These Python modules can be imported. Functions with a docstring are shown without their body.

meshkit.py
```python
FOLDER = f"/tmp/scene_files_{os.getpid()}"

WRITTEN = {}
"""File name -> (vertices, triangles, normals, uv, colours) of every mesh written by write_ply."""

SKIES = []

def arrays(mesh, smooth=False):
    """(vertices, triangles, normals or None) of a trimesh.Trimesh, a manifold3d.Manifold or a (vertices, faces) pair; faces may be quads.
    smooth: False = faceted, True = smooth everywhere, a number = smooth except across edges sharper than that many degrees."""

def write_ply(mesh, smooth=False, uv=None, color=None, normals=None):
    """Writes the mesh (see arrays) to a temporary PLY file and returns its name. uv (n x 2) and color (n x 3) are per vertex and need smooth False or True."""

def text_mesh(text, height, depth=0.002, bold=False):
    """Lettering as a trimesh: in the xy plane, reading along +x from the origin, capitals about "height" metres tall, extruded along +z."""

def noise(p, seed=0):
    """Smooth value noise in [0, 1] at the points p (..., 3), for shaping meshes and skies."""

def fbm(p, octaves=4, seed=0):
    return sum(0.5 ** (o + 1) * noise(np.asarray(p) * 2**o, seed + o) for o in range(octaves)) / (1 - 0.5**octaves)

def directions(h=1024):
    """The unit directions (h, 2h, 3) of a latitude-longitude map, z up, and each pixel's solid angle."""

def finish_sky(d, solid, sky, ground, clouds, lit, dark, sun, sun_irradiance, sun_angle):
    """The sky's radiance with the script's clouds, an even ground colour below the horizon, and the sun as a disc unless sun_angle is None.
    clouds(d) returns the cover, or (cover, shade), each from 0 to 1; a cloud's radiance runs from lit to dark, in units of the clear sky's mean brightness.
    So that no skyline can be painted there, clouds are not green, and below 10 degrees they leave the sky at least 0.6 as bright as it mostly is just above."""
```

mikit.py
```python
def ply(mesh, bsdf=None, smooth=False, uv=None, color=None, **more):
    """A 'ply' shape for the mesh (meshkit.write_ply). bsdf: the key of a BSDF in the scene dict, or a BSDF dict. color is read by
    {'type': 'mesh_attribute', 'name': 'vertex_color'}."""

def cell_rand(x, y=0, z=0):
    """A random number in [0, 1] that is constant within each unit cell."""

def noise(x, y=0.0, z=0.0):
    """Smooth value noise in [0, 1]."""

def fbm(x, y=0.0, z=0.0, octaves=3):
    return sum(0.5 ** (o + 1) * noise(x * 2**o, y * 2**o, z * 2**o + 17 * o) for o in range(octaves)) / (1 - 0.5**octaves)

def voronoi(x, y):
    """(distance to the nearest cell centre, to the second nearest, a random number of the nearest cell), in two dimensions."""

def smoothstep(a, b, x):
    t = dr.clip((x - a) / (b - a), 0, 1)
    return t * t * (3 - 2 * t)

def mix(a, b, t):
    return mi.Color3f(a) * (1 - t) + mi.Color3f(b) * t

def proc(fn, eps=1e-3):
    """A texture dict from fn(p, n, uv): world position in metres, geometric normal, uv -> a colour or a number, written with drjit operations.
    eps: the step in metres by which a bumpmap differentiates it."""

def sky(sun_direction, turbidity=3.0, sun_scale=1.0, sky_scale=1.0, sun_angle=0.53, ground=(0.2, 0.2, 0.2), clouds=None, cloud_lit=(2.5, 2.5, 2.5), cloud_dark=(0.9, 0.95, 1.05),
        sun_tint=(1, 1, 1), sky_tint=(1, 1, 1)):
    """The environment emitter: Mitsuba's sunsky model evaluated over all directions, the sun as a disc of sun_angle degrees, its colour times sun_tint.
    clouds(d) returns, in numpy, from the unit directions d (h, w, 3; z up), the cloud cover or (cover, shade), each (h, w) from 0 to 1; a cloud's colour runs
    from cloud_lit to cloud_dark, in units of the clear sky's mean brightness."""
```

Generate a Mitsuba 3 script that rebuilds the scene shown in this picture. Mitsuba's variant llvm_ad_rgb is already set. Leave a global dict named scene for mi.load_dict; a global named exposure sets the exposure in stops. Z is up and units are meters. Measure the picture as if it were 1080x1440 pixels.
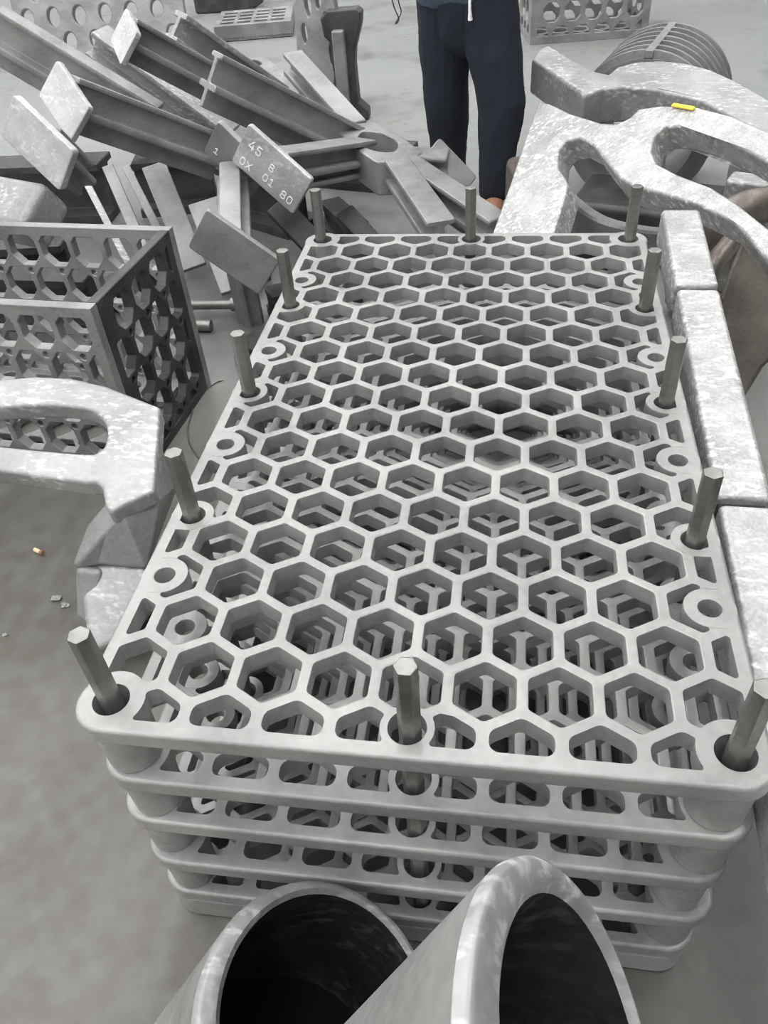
import math, random
import numpy as np, trimesh, shapely, manifold3d as m3, mapbox_earcut as earcut
import mitsuba as mi, drjit as dr, mikit, meshkit
from shapely.geometry import Polygon, Point, box as sbox
from shapely.ops import unary_union
T = mi.ScalarTransform4f
scene, labels = {'type': 'scene'}, {}
random.seed(7); rng = np.random.default_rng(7)

# ------------------------------------------------------------------ camera, light, exposure
CAM_POS = [0.1006, -1.2469, 1.4305]
RIGHT, DOWN, FWD = [0.98865401, 0.13676465, -0.06211836], [0.04623863, -0.6705514, -0.7404207], [-0.14291692, 0.72914762, -0.66926714]
M = np.eye(4); M[:3, 0] = -np.array(RIGHT); M[:3, 1] = -np.array(DOWN); M[:3, 2] = FWD; M[:3, 3] = CAM_POS
scene['camera'] = {'type': 'perspective', 'fov': math.degrees(2 * math.atan(540 / 1114.04)), 'fov_axis': 'x', 'near_clip': 0.02, 'far_clip': 80.0, 'to_world': T(M.tolist())}
exposure = -0.95
SKYLIGHT, SIDELIGHT = 13.0, 5.0

# ------------------------------------------------------------------ materials
def rgb(c): return {'type': 'rgb', 'value': list(c)}
K = 0.76
def metal(key, dark, light, metallic, rough, s=1.0, spot=0.0, bump=0.0, fleck=0.35):
    dark, light = [v * K for v in dark], [v * K for v in light]
    def fn(p, n, uv):
        a = mikit.fbm(p.x * 9 * s + 3, p.y * 9 * s, p.z * 9 * s, 3)
        b = mikit.noise(p.x * 140 * s, p.y * 140 * s, p.z * 140 * s)
        t = mikit.smoothstep(0.25, 0.75, a) * (1 - fleck) + b * fleck
        c = mikit.mix(dark, light, t)
        if spot:
            w = mikit.smoothstep(0.48, 0.78, mikit.fbm(p.x * 55 + p.z * 30, p.y * 130, p.z * 80 + 5, 4)) * mikit.smoothstep(0.25, 0.7, mikit.noise(p.x * 11, p.y * 11, p.z * 11 + 9))
            c = mikit.mix(c, (0.80, 0.80, 0.785), w * spot)
        return c
    b = {'type': 'principled', 'base_color': mikit.proc(fn), 'metallic': metallic, 'roughness': rough, 'specular': 0.5}
    if bump:
        b = {'type': 'bumpmap', 'arbitrary': mikit.proc(lambda p, n, uv: mikit.fbm(p.x * 70, p.y * 70, p.z * 70, 3), 2e-3), 'scale': bump, 'bsdf': b}
    scene[key] = {'type': 'twosided', 'id': key, 'bsdf': b}
def plain(key, c, rough=0.6, metallic=0.0):
    scene[key] = {'type': 'twosided', 'id': key, 'bsdf': {'type': 'principled', 'base_color': rgb(c), 'roughness': rough, 'metallic': metallic, 'specular': 0.4}}
metal('cast_tray', (0.279, 0.275, 0.267), (0.451, 0.443, 0.430), 0.3, 0.42, bump=0.0012)
metal('cast_grey', (0.235, 0.235, 0.229), (0.42, 0.42, 0.408), 0.35, 0.45)
metal('cast_pale', (0.46, 0.46, 0.45), (0.74, 0.74, 0.725), 0.3, 0.42, spot=0.5)
metal('cast_bright', (0.279, 0.279, 0.273), (0.476, 0.476, 0.467), 0.35, 0.42, spot=0.5, bump=0.0018)
metal('cast_scaly', (0.295, 0.295, 0.287), (0.607, 0.607, 0.594), 0.35, 0.38, 2.0, spot=0.8, bump=0.003, fleck=0.6)
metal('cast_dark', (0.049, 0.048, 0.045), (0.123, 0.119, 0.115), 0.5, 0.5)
metal('cast_brown', (0.16, 0.135, 0.12), (0.32, 0.28, 0.25), 0.45, 0.4)
metal('rod_steel', (0.22, 0.22, 0.205), (0.40, 0.39, 0.375), 0.8, 0.38)
metal('shaded_bore_iron', (0.02, 0.02, 0.02), (0.06, 0.058, 0.055), 0.4, 0.45, spot=0.05)  # iron darkened so its colour carries the shade inside the pipe mouths
scene['bore_shade'] = {'type': 'twosided', 'id': 'bore_shade', 'bsdf': {'type': 'diffuse', 'reflectance': rgb((0.006, 0.006, 0.006))}}  # near-black stand-in for the shade deep inside the pipes
plain('black_iron', (0.05, 0.05, 0.05), 0.55, 0.3)
plain('wall_paint', (0.22, 0.225, 0.22), 0.8)
plain('roof_sheet', (0.2, 0.205, 0.205), 0.8)
plain('navy_cloth', (0.016, 0.020, 0.029), 0.9)
plain('denim', (0.08, 0.11, 0.15), 0.9)
plain('skin', (0.52, 0.34, 0.26), 0.6)
plain('hair', (0.02, 0.018, 0.016), 0.6)
plain('shoe_leather', (0.33, 0.17, 0.11), 0.6)
plain('yellow_paint', (0.85, 0.60, 0.05), 0.5)
plain('paper', (0.75, 0.6, 0.4), 0.8)
plain('chalk', (0.82, 0.82, 0.80), 0.8)
def floor_col(p, n, uv):
    big = mikit.fbm(p.x * 1.1, p.y * 1.1, 2.0, 4)
    fine = mikit.fbm(p.x * 28, p.y * 28, 0, 3)
    dirt = mikit.smoothstep(1.9, 0.2, p.y + 0.5 * big) * (0.6 + 0.4 * fine)
    c = mikit.mix((0.17, 0.178, 0.170), (0.235, 0.245, 0.233), big * 0.7 + fine * 0.3)
    c = mikit.mix(c, (0.064, 0.053, 0.042), dirt * 0.92)
    spk = mikit.smoothstep(0.68, 0.8, mikit.noise(p.x * 22, p.y * 22, 3.0)) * mikit.smoothstep(0.5, 0.75, mikit.noise(p.x * 3, p.y * 3, 8.0))
    c = mikit.mix(c, (0.16, 0.148, 0.13), spk * 0.4)
    stain_shade = mikit.smoothstep(0.42, 0.70, mikit.fbm(p.x * 1.7 + 4.0, p.y * 1.7, 7.0, 4) + 0.42 * mikit.smoothstep(1.15, 0.5, dr.sqrt(dr.square((p.x + 1.2) * 0.8) + dr.square(p.y - 1.75))) + 2.0 * mikit.smoothstep(1.2, 0.5, dr.sqrt(dr.square(p.x - 0.85) + dr.square(p.y + 0.62))) - 0.19)  # stain-like darkening painted in for shade under the pile and beside the stack
    c = mikit.mix(c, (0.035, 0.034, 0.032), stain_shade * 0.6)
    return c
def floor_rough(p, n, uv):
    return 0.24 + 0.30 * mikit.fbm(p.x * 2.2, p.y * 2.2, 5.0, 3)
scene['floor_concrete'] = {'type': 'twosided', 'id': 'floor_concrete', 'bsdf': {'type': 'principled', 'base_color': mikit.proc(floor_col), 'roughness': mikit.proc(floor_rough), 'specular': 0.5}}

# ------------------------------------------------------------------ helpers
def put(key, mesh, mat, smooth=40, **kw):
    base, n = key, 1
    while key in scene:
        key = f'{base}_{n:03d}'; n += 1
    scene[key] = mikit.ply(mesh, mat, smooth, **kw) if not isinstance(mesh, dict) else {**mesh, **kw}
    return key
def name(base):
    key, n = base, 1
    while key in labels or key in scene:
        key = f'{base}_{n:03d}'; n += 1
    labels[key] = {}
    return key
def thing(base, label, cat, group=None):
    k = name(base); labels[k] = {'label': label, 'category': cat}
    if group: labels[k]['group'] = group
    return k
def single(base, mesh, mat, label, cat, group=None, smooth=40):
    k = thing(base, label, cat, group); scene[k] = mikit.ply(mesh, mat, smooth); return k
def plate(poly, h, c=0.002, steps=2, z0=0.0, fe=1.0, fi=1.0):
    """A polygon extruded from z0 to z0+h with rounded edges of radius c."""
    polys = list(getattr(poly, 'geoms', [poly])); out = []
    for g in polys:
        g = shapely.geometry.polygon.orient(g)
        rings = [np.array(r.coords)[:-1] for r in [g.exterior, *g.interiors]]
        V = np.vstack(rings); ends = np.cumsum([len(r) for r in rings]).astype(np.uint32)
        tri = earcut.triangulate_float64(V, ends).reshape(-1, 3)
        N = []
        for ri_, r in enumerate(rings):
            e = np.roll(r, -1, 0) - r; e /= np.maximum(np.linalg.norm(e, axis=1, keepdims=True), 1e-12)
            nl = np.stack([-e[:, 1], e[:, 0]], 1); npv = np.roll(nl, 1, 0)
            N.append((fi if ri_ else fe) * (nl + npv) / np.maximum(1 + (nl * npv).sum(1, keepdims=True), 0.3))
        N = np.vstack(N)
        prof = [(c * (1 - math.sin(t)), c * (1 - math.cos(t))) for t in np.linspace(0, math.pi / 2, steps + 1)]
        prof = prof + [(i, h - z) for i, z in prof[::-1]]
        L = [np.column_stack([V + N * i, np.full(len(V), z0 + z)]) for i, z in prof]
        F = [tri[:, ::-1] , tri + len(V) * (len(L) - 1)]
        s = 0; n = len(V)
        for r in rings:
            i = np.arange(len(r)) + s; j = np.roll(i, -1); s += len(r)
            for k in range(len(L) - 1):
                F.append(np.column_stack([i + k * n, j + k * n, j + (k + 1) * n])); F.append(np.column_stack([i + k * n, j + (k + 1) * n, i + (k + 1) * n]))
        m = trimesh.Trimesh(np.vstack(L), np.vstack(F), process=False)
        if m.volume < 0: m.invert()
        out.append(m)
    return trimesh.util.concatenate(out)
def rnd(poly, r): return poly.buffer(-r, 4).buffer(2 * r, 4).buffer(-r, 4)
def frame(o, ez, up=None, ex=None):
    ez = np.array(ez, float); ez /= np.linalg.norm(ez)
    if ex is None:
        ex = np.cross([0, 0, 1.0] if up is None else up, ez)
        if np.linalg.norm(ex) < 0.2: ex = np.array([1.0, 0, 0]) - ez * ez[0]
    ex = np.array(ex, float); ex = ex - ez * (ex @ ez); ex /= np.linalg.norm(ex)
    A = np.eye(4); A[:3, 0] = ex; A[:3, 1] = np.cross(ez, ex); A[:3, 2] = ez; A[:3, 3] = o
    return A
def catmull(P, k=6, closed=True):
    P = np.array(P, float); n = len(P); out = []
    for i in range(n if closed else n - 1):
        a, b, c, d = (P[(i + j) % n] if closed else P[min(max(i + j, 0), n - 1)] for j in (-1, 0, 1, 2))
        for t in np.linspace(0, 1, k, endpoint=False):
            out.append(0.5 * (2 * b + (c - a) * t + (2 * a - 5 * b + 4 * c - d) * t * t + (3 * b - 3 * c + d - a) * t ** 3))
    if not closed: out.append(P[-1])
    return np.array(out)
def slab(o, n, outer, holes, h, c=0.01, r=0.01, soft_holes=True, more=()):
    """A thick casting: outline and openings in the plane through o with normal n, thickness h behind that plane."""
    g = rnd(unary_union([Polygon(outer).buffer(0)] + [Polygon(q).buffer(0.001) for q in more]), r)
    for q in holes:
        g = g.difference(Polygon(catmull(q, 5) if soft_holes else q))
    m = plate(g, h, c, 3, -h); m.apply_transform(frame(o, n)); return m
def rbox(sx, sy, sz, r=0.004, seg=8):
    s = m3.Manifold.sphere(r, seg * 2)
    return m3.Manifold.batch_hull([s.translate((a * (sx / 2 - r), b * (sy / 2 - r), c * (sz / 2 - r))) for a in (-1, 1) for b in (-1, 1) for c in (-1, 1)])
def tm(m):
    k = m.to_mesh(); return trimesh.Trimesh(k.vert_properties[:, :3], k.tri_verts, process=False)
def moved(m, A): m = m.copy(); m.apply_transform(A); return m
def bar(p0, p1, w, h, up=(0, 0, 1), r=0.004):
    """A rounded rectangular bar from p0 to p1, w across and h along up."""
    p0, p1 = np.array(p0, float), np.array(p1, float); d = p1 - p0; L = np.linalg.norm(d)
    return moved(tm(rbox(w, h, L, r)), frame((p0 + p1) / 2, d, up))
def tube(P, r, seg=10, cap=True):
    P = np.array(P, float); n = len(P); V, F = [], []
    t = np.gradient(P, axis=0); t /= np.linalg.norm(t, axis=1, keepdims=True)
    a = np.cross(t[0], [0.3, 0.2, 0.9]); a /= np.linalg.norm(a)
    rr = np.broadcast_to(r, n)
    for i in range(n):
        a = a - t[i] * (a @ t[i]); a /= np.linalg.norm(a); b = np.cross(t[i], a)
        w = np.linspace(0, 2 * np.pi, seg, endpoint=False)
        V.append(P[i] + rr[i] * (np.outer(np.cos(w), a) + np.outer(np.sin(w), b)))
    for i in range(n - 1):
        for k in range(seg):
            q = [i * seg + k, i * seg + (k + 1) % seg, (i + 1) * seg + (k + 1) % seg, (i + 1) * seg + k]
            F += [[q[0], q[1], q[2]], [q[0], q[2], q[3]]]
    V = np.vstack(V)
    if cap:
        V = np.vstack([V, P[0], P[-1]]); e = n * seg
        for k in range(seg):
            F += [[e, (k + 1) % seg, k], [e + 1, (n - 1) * seg + k, (n - 1) * seg + (k + 1) % seg]]
    return trimesh.Trimesh(V, F, process=False)
def lathe(prof, seg=40):
    """Closed profile [(r, z), ...] turned about z."""
    w = np.linspace(0, 2 * np.pi, seg, endpoint=False); n = len(prof); V, F = [], []
    for a in w:
        V += [(r * math.cos(a), r * math.sin(a), z) for r, z in prof]
    for i in range(seg):
        for k in range(n):
            p, q = i * n + k, i * n + (k + 1) % n; s, t = ((i + 1) % seg) * n + k, ((i + 1) % seg) * n + (k + 1) % n
            F += [[p, s, t], [p, t, q]]
    m = trimesh.Trimesh(V, F, process=False)
    if m.volume < 0: m.invert()
    return m

# ------------------------------------------------------------------ the hall
def struct(key, mesh, mat, **kw):
    scene[key] = mikit.ply(mesh, mat, False, **kw); labels[key] = {'kind': 'structure'}
X0, X1, Y0, Y1, HH = -11.0, 11.0, -9.0, 15.0, 7.0
def slabbox(x0, x1, y0, y1, z0, z1):
    return trimesh.creation.box(extents=(x1 - x0, y1 - y0, z1 - z0), transform=trimesh.transformations.translation_matrix(((x0 + x1) / 2, (y0 + y1) / 2, (z0 + z1) / 2)))
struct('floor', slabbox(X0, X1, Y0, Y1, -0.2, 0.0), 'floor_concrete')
struct('wall_left', slabbox(X0 - 0.2, X0, Y0, Y1, -0.2, HH), 'wall_paint')
struct('wall_right', slabbox(X1, X1 + 0.2, Y0, Y1, -0.2, HH), 'wall_paint')
struct('wall_back', slabbox(X0, X1, Y1, Y1 + 0.2, -0.2, HH), 'wall_paint')
struct('wall_front', slabbox(X0, X1, Y0 - 0.2, Y0, -0.2, HH), 'wall_paint')
struct('ceiling', slabbox(X0 - 0.2, X1 + 0.2, Y0 - 0.2, Y1 + 0.2, HH, HH + 0.2), 'roof_sheet')
def quad(A, B, C_, D):
    return trimesh.Trimesh([A, B, C_, D], [[0, 1, 2], [0, 2, 3]], process=False)
def glow(key, q, e, n):
    m = quad(*q)
    if m.face_normals[0] @ np.array(n, float) < 0: m.invert()
    scene[key] = mikit.ply(m, 'wall_paint', False, emitter={'type': 'area', 'radiance': {'type': 'rgb', 'value': [e, e, e]}})
    labels[key] = {'kind': 'structure'}
i = 0
for xs in (-7.5, -4.0, -0.5, 3.5):           # translucent roof lights running along the hall
    i += 1; z = HH - 0.02
    glow(f'window_{i}', [(xs - 0.8, Y0 + 1, z), (xs + 0.8, Y0 + 1, z), (xs + 0.8, Y1 - 1, z), (xs - 0.8, Y1 - 1, z)], SKYLIGHT, (0, 0, -1))
for ys in (-6.0, -1.0, 4.0, 9.0):           # tall windows in the left wall
    i += 1
    glow(f'window_{i}', [(X0 + 0.02, ys, 1.5), (X0 + 0.02, ys + 3.4, 1.5), (X0 + 0.02, ys + 3.4, 5.2), (X0 + 0.02, ys, 5.2)], SIDELIGHT, (1, 0, 0))
for xs in (-9.0, -3.0):                     # unseen windows added behind the photographer as frontal fill light
    i += 1
    glow(f'window_{i}', [(xs, Y0 + 0.02, 1.5), (xs + 5, Y0 + 0.02, 1.5), (xs + 5, Y0 + 0.02, 5.2), (xs, Y0 + 0.02, 5.2)], SIDELIGHT * 0.7, (0, 1, 0))

# ------------------------------------------------------------------ stack of honeycomb trays
AX, BY = 0.094, 0.08107
TOP, STEP, TH = 0.583, 0.1219, 0.030
WX, WY, IX, IY = 0.429, 0.755, 0.409, 0.735
def hexa(cx, cy, r, rot=30):
    return Polygon([(cx + r * math.cos(math.radians(rot + 60 * k)), cy + r * math.sin(math.radians(rot + 60 * k))) for k in range(6)])
eyes = []                                   # (x, y, outer radius, hole radius)
for sx in (-1, 1):
    for y in (-0.486, -0.352, -0.162, 0.006, 0.162, 0.362, 0.486): eyes.append((sx * 0.392, y, 0.0355, 0.0155 if abs(abs(y) - 0.324) > 0.1 and abs(y) > 0.1 else 0.0205))
corner = [(sx * 0.386, y) for sx in (-1, 1) for y in (-0.708, 0.716)]
mids = [(0.002, -0.712), (0.0, 0.718)]
def tray_meshes(slots=False):
    inner = sbox(-IX, -IY, IX, IY)
    opening = []
    for r in range(0, 19):
        for c in range(-1, 10):
            x = (c - 4) * AX if r % 2 else (c - 3.5) * AX
            if abs(x) > 0.48: continue
            g = hexa(x, (r - 9) * BY, 0.0452).intersection(inner)
            if slots and r == 0: g = sbox(x - 0.036, -0.735, x + 0.036, -0.700).intersection(inner)
            rr_ = 0.0125 if r in (0, 18) and not slots else 0.0045 if g.area < 1.6e-3 else 0.0075
            if g.area > 3e-4: opening.append(g.buffer(-rr_, 4).buffer(rr_, 4))
    disks = [Point(*q).buffer(0.045, 10) for q in corner] + [Point(*q).buffer(0.034, 10) for q in mids]
    solid = unary_union(disks)
    holes = unary_union([Point(*q).buffer(0.0245, 8) for q in corner + mids])
    ring = unary_union([Point(x, y).buffer(ro, 9) for x, y, ro, ri in eyes])
    op = unary_union(opening).difference(solid).difference(ring).buffer(-0.004, 3).buffer(0.004, 3)
    g = inner.difference(op).difference(holes)
    g = g.difference(unary_union([Point(x, y).buffer(ro, 9).union(sbox(min(x, np.sign(x) * IX), y - ro, max(x, np.sign(x) * IX), y + ro)) for x, y, ro, ri in eyes]).intersection(sbox(-IX, -IY, IX, IY)))
    parts = [q for q in getattr(g, 'geoms', [g]) if q.area > 2e-4]
    grid = plate(shapely.MultiPolygon(parts) if len(parts) > 1 else parts[0], TH, 0.003, 2, -TH, fe=0.0)
    outer = sbox(-WX, -WY, WX, WY).buffer(-0.045).buffer(0.045, 10)
    bulge = unary_union([Point(q[0] * 1.0, q[1]).buffer(0.047, 12) for q in corner])
    rim = outer.union(bulge).difference(inner)
    rim = rim.difference(unary_union([Point(*q).buffer(0.0245, 8) for q in corner + mids])).buffer(-0.001).buffer(0.001)
    rim = max(getattr(rim, 'geoms', [rim]), key=lambda q: q.area)
    rimm = plate(rim, TH + 0.002, 0.006, 3, -TH - 0.002, fi=0.0)
    eye = [plate(Point(0, 0).buffer(0.0355, 10).union(sbox(0, -0.0355, IX - 0.392 + 0.001, 0.0355)).difference(Point(0, 0).buffer(q, 8)), TH, 0.0025, 2, -TH, fe=0.2) for q in (0.0155, 0.0205)]
    return grid, rimm, eye
def post_mesh(h):
    return lathe([(0.0245, 0.0), (0.0245, -h), (0.036, -h), (0.0375, -h + 0.004), (0.040, 0.0)], 28)
grid, rim, eye = tray_meshes()
bgrid, brim, _ = tray_meshes(True)
P = {k: mikit.ply(m, 'cast_tray', 40) for k, m in dict(grid=grid, rim=rim, eye=eye[0], rod_eye=eye[1], bgrid=bgrid, post=post_mesh(STEP - TH - 0.001)).items()}
brim_ply = mikit.ply(brim, 'cast_tray', 40)
foot_ply = mikit.ply(post_mesh(TOP - 4 * STEP - TH), 'cast_tray', 40)
skirt = plate(sbox(-WX, -WY, WX, WY).buffer(-0.045).buffer(0.045, 10).difference(sbox(-IX, -IY, IX, IY)), TOP - 4 * STEP - TH - 0.004, 0.006, 2, -(TOP - 4 * STEP) + 0.002)
tray_labels = ['top honeycomb tray of the stack, light grey cast grid fully in view', 'second honeycomb tray from the top of the stack, its front edge showing',
               'third honeycomb tray, middle layer of the five stacked trays', 'fourth honeycomb tray down, just above the lowest in the stack', 'lowest tray of the stack, deep-sided with rectangular slots, on the floor']
jit = [(0, 0, 0), (0.002, 0.001, 0.1), (-0.002, 0.002, -0.12), (0.002, -0.002, 0.1), (0, 0.001, -0.1)]
for k in range(5):
    t = thing('honeycomb_tray', tray_labels[k], 'tray', 'stacked honeycomb trays')
    W = T().translate([jit[k][0], jit[k][1], TOP - k * STEP]).rotate([0, 0, 1], jit[k][2])
    scene[t + '__grid'] = {**(P['bgrid'] if k == 4 else P['grid']), 'to_world': W}
    scene[t + '__rim'] = {**(brim_ply if k == 4 else P['rim']), 'to_world': W}
    for x, y, ro, ri in eyes: put(t + '__rod_eye', P['eye' if ri < 0.017 else 'rod_eye'], None, to_world=W @ T().translate([x, y, 0]).rotate([0, 0, 1], 0 if x > 0 else 180))
    for x, y in corner: put(t + '__corner_post', foot_ply if k == 4 else P['post'], None, to_world=W @ T().translate([x, y, -TH]))
    if k == 4: scene[t + '__skirt'] = {**mikit.ply(skirt, 'cast_tray', 40), 'to_world': W}

# ------------------------------------------------------------------ rods standing in the trays
def rod_mesh(L, r=0.0142):
    g = hexa(0, 0, r * 1.04, 10).buffer(-0.002).buffer(0.002, 2)
    return plate(g, L, 0.002, 2)
rp = mikit.ply(rod_mesh(0.66), 'rod_steel', 30)
where = ['back left corner', 'middle of the back edge', 'back right corner', 'left edge, nearest the back corner', 'left edge, halfway along', 'left edge, nearest the front corner',
         'right edge, nearest the back corner', 'right edge, halfway along', 'right edge, nearest the front corner', 'front left corner', 'middle of the front edge', 'front right corner']
rods = [(-0.390, 0.714), (-0.002, 0.716), (0.389, 0.712), (-0.391, 0.361), (-0.392, 0.005), (-0.392, -0.353), (0.391, 0.361), (0.392, 0.006), (0.391, -0.353), (-0.388, -0.706), (0.006, -0.716), (0.387, -0.710)]
for i, ((x, y), w) in enumerate(zip(rods, where)):
    k = thing('steel_rod', f'upright steel rod in the tray stack, {w}', 'rod', 'rods standing in the tray stack')
    scene[k] = {**rp, 'to_world': T().translate([x, y, 0.053]).rotate([0, 0, 1], 17 * i)}

# ------------------------------------------------------------------ long bar on the right
b0, b1 = np.array([0.516, 0.81, 0.62]), np.array([0.472, -1.125, 0.498])
bd = (b1 - b0) / np.linalg.norm(b1 - b0)
k = thing('long_bar', 'long pale scaly steel bar in three sections beside the tray stack', 'bar')
cuts = [0.0, 0.372, 1.035, np.linalg.norm(b1 - b0)]
for s in range(3):
    a, e = b0 + bd * (cuts[s] + (0.009 if s else 0)), b0 + bd * (cuts[s + 1] - 0.009)
    m = bar(a - [0, 0, 0.045], e - [0, 0, 0.045], 0.092 - 0.004 * s, 0.09, r=0.010)
    put(k + '__bar_section', m, 'cast_scaly')
put(k + '__core', bar(b0 + bd * 0.02 - [0, 0, 0.052], b1 - bd * 0.02 - [0, 0, 0.052], 0.075, 0.066), 'black_iron')
sup = trimesh.util.concatenate([bar((0.475, -1.06, 0.0), (0.475, -1.06, 0.40), 0.10, 0.10, up=(0, 1, 0), r=0.012), bar((0.475, -1.06, 0.0), (0.475, -1.06, 0.04), 0.14, 0.16, up=(0, 1, 0), r=0.012)])
single('support_block', sup, 'cast_grey', 'upright grey cast block carrying the near end of the long bar', 'block')

# ------------------------------------------------------------------ oblique pipes in front
def pipe(base, c, d, n, r, wall, ecc, label, group):
    """A straight pipe of axis d, cut by the plane through c with normal n at its mouth and by the floor below."""
    c, d, n = (np.array(v, float) for v in (c, d, n)); d /= np.linalg.norm(d); n /= np.linalg.norm(n)
    k = thing(base, label, 'pipe', group)
    a = np.cross(d, [0, 0, 1.0]); a /= np.linalg.norm(a); b = np.cross(d, a); N = 120
    w = np.linspace(0, 2 * np.pi, N, endpoint=False); dirs = np.outer(np.cos(w), a) + np.outer(np.sin(w), b)
    e = np.array([0.4, 0.83, -0.38]); e = e - d * (e @ d); e /= np.linalg.norm(e)
    def ring(rad, down=0.0, floor=False, t=0.0):
        Q = c + rad * dirs + t * ecc * e
        s = (0.001 - Q[:, 2]) / d[2] if floor else ((c - Q) @ n) / (d @ n) + down
        return Q + s[:, None] * d
    def skin_(rings, flip=False):
        V = np.vstack(rings); F = []
        for q in range(len(rings) - 1):
            i = np.arange(N) + q * N; j = np.roll(np.arange(N), -1) + q * N
            F += [np.column_stack([i, j, j + N]), np.column_stack([i, j + N, i + N])]
        m = trimesh.Trimesh(V, np.vstack(F), process=False)
        if flip: m.invert()
        return m
    lerp = lambda A, B: [A + (B - A) * t for t in (0, 0.25, 0.5, 0.75, 1)]
    put(k + '__outer_wall', skin_(lerp(ring(r, floor=True), ring(r, 0.012))), 'cast_grey', 60)
    put(k + '__rim', skin_([ring(r, 0.012), ring(r - 0.003, 0.004, t=0.1), ring(r - 0.008, 0.0, t=0.2), ring(r - wall + 0.006, 0.0, t=0.85), ring(r - wall, 0.008, t=1)]), 'cast_bright', 40)
    put(k + '__base', plate(Polygon([(q[0], q[1]) for q in ring(r - wall + 0.004, floor=True, t=1)]), 0.006, 0.001, 1, 0.002), 'bore_shade')  # added black disc at the bottom, in place of deep shade
    put(k + '__bore', skin_(lerp(ring(r - wall, 0.008, t=1), ring(r - wall, floor=True, t=1))), 'shaded_bore_iron', 60)
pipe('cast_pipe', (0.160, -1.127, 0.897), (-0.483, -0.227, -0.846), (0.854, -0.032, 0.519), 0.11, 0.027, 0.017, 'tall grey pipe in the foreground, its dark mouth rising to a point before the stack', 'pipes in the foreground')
pipe('cast_pipe', (-0.089, -0.954, 0.258), (-0.472, -0.152, -0.868), (0.558, 0.027, 0.829), 0.178, 0.026, 0.012, 'short wide grey pipe with a dark open mouth, left of the taller pipe', 'pipes in the foreground')

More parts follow.
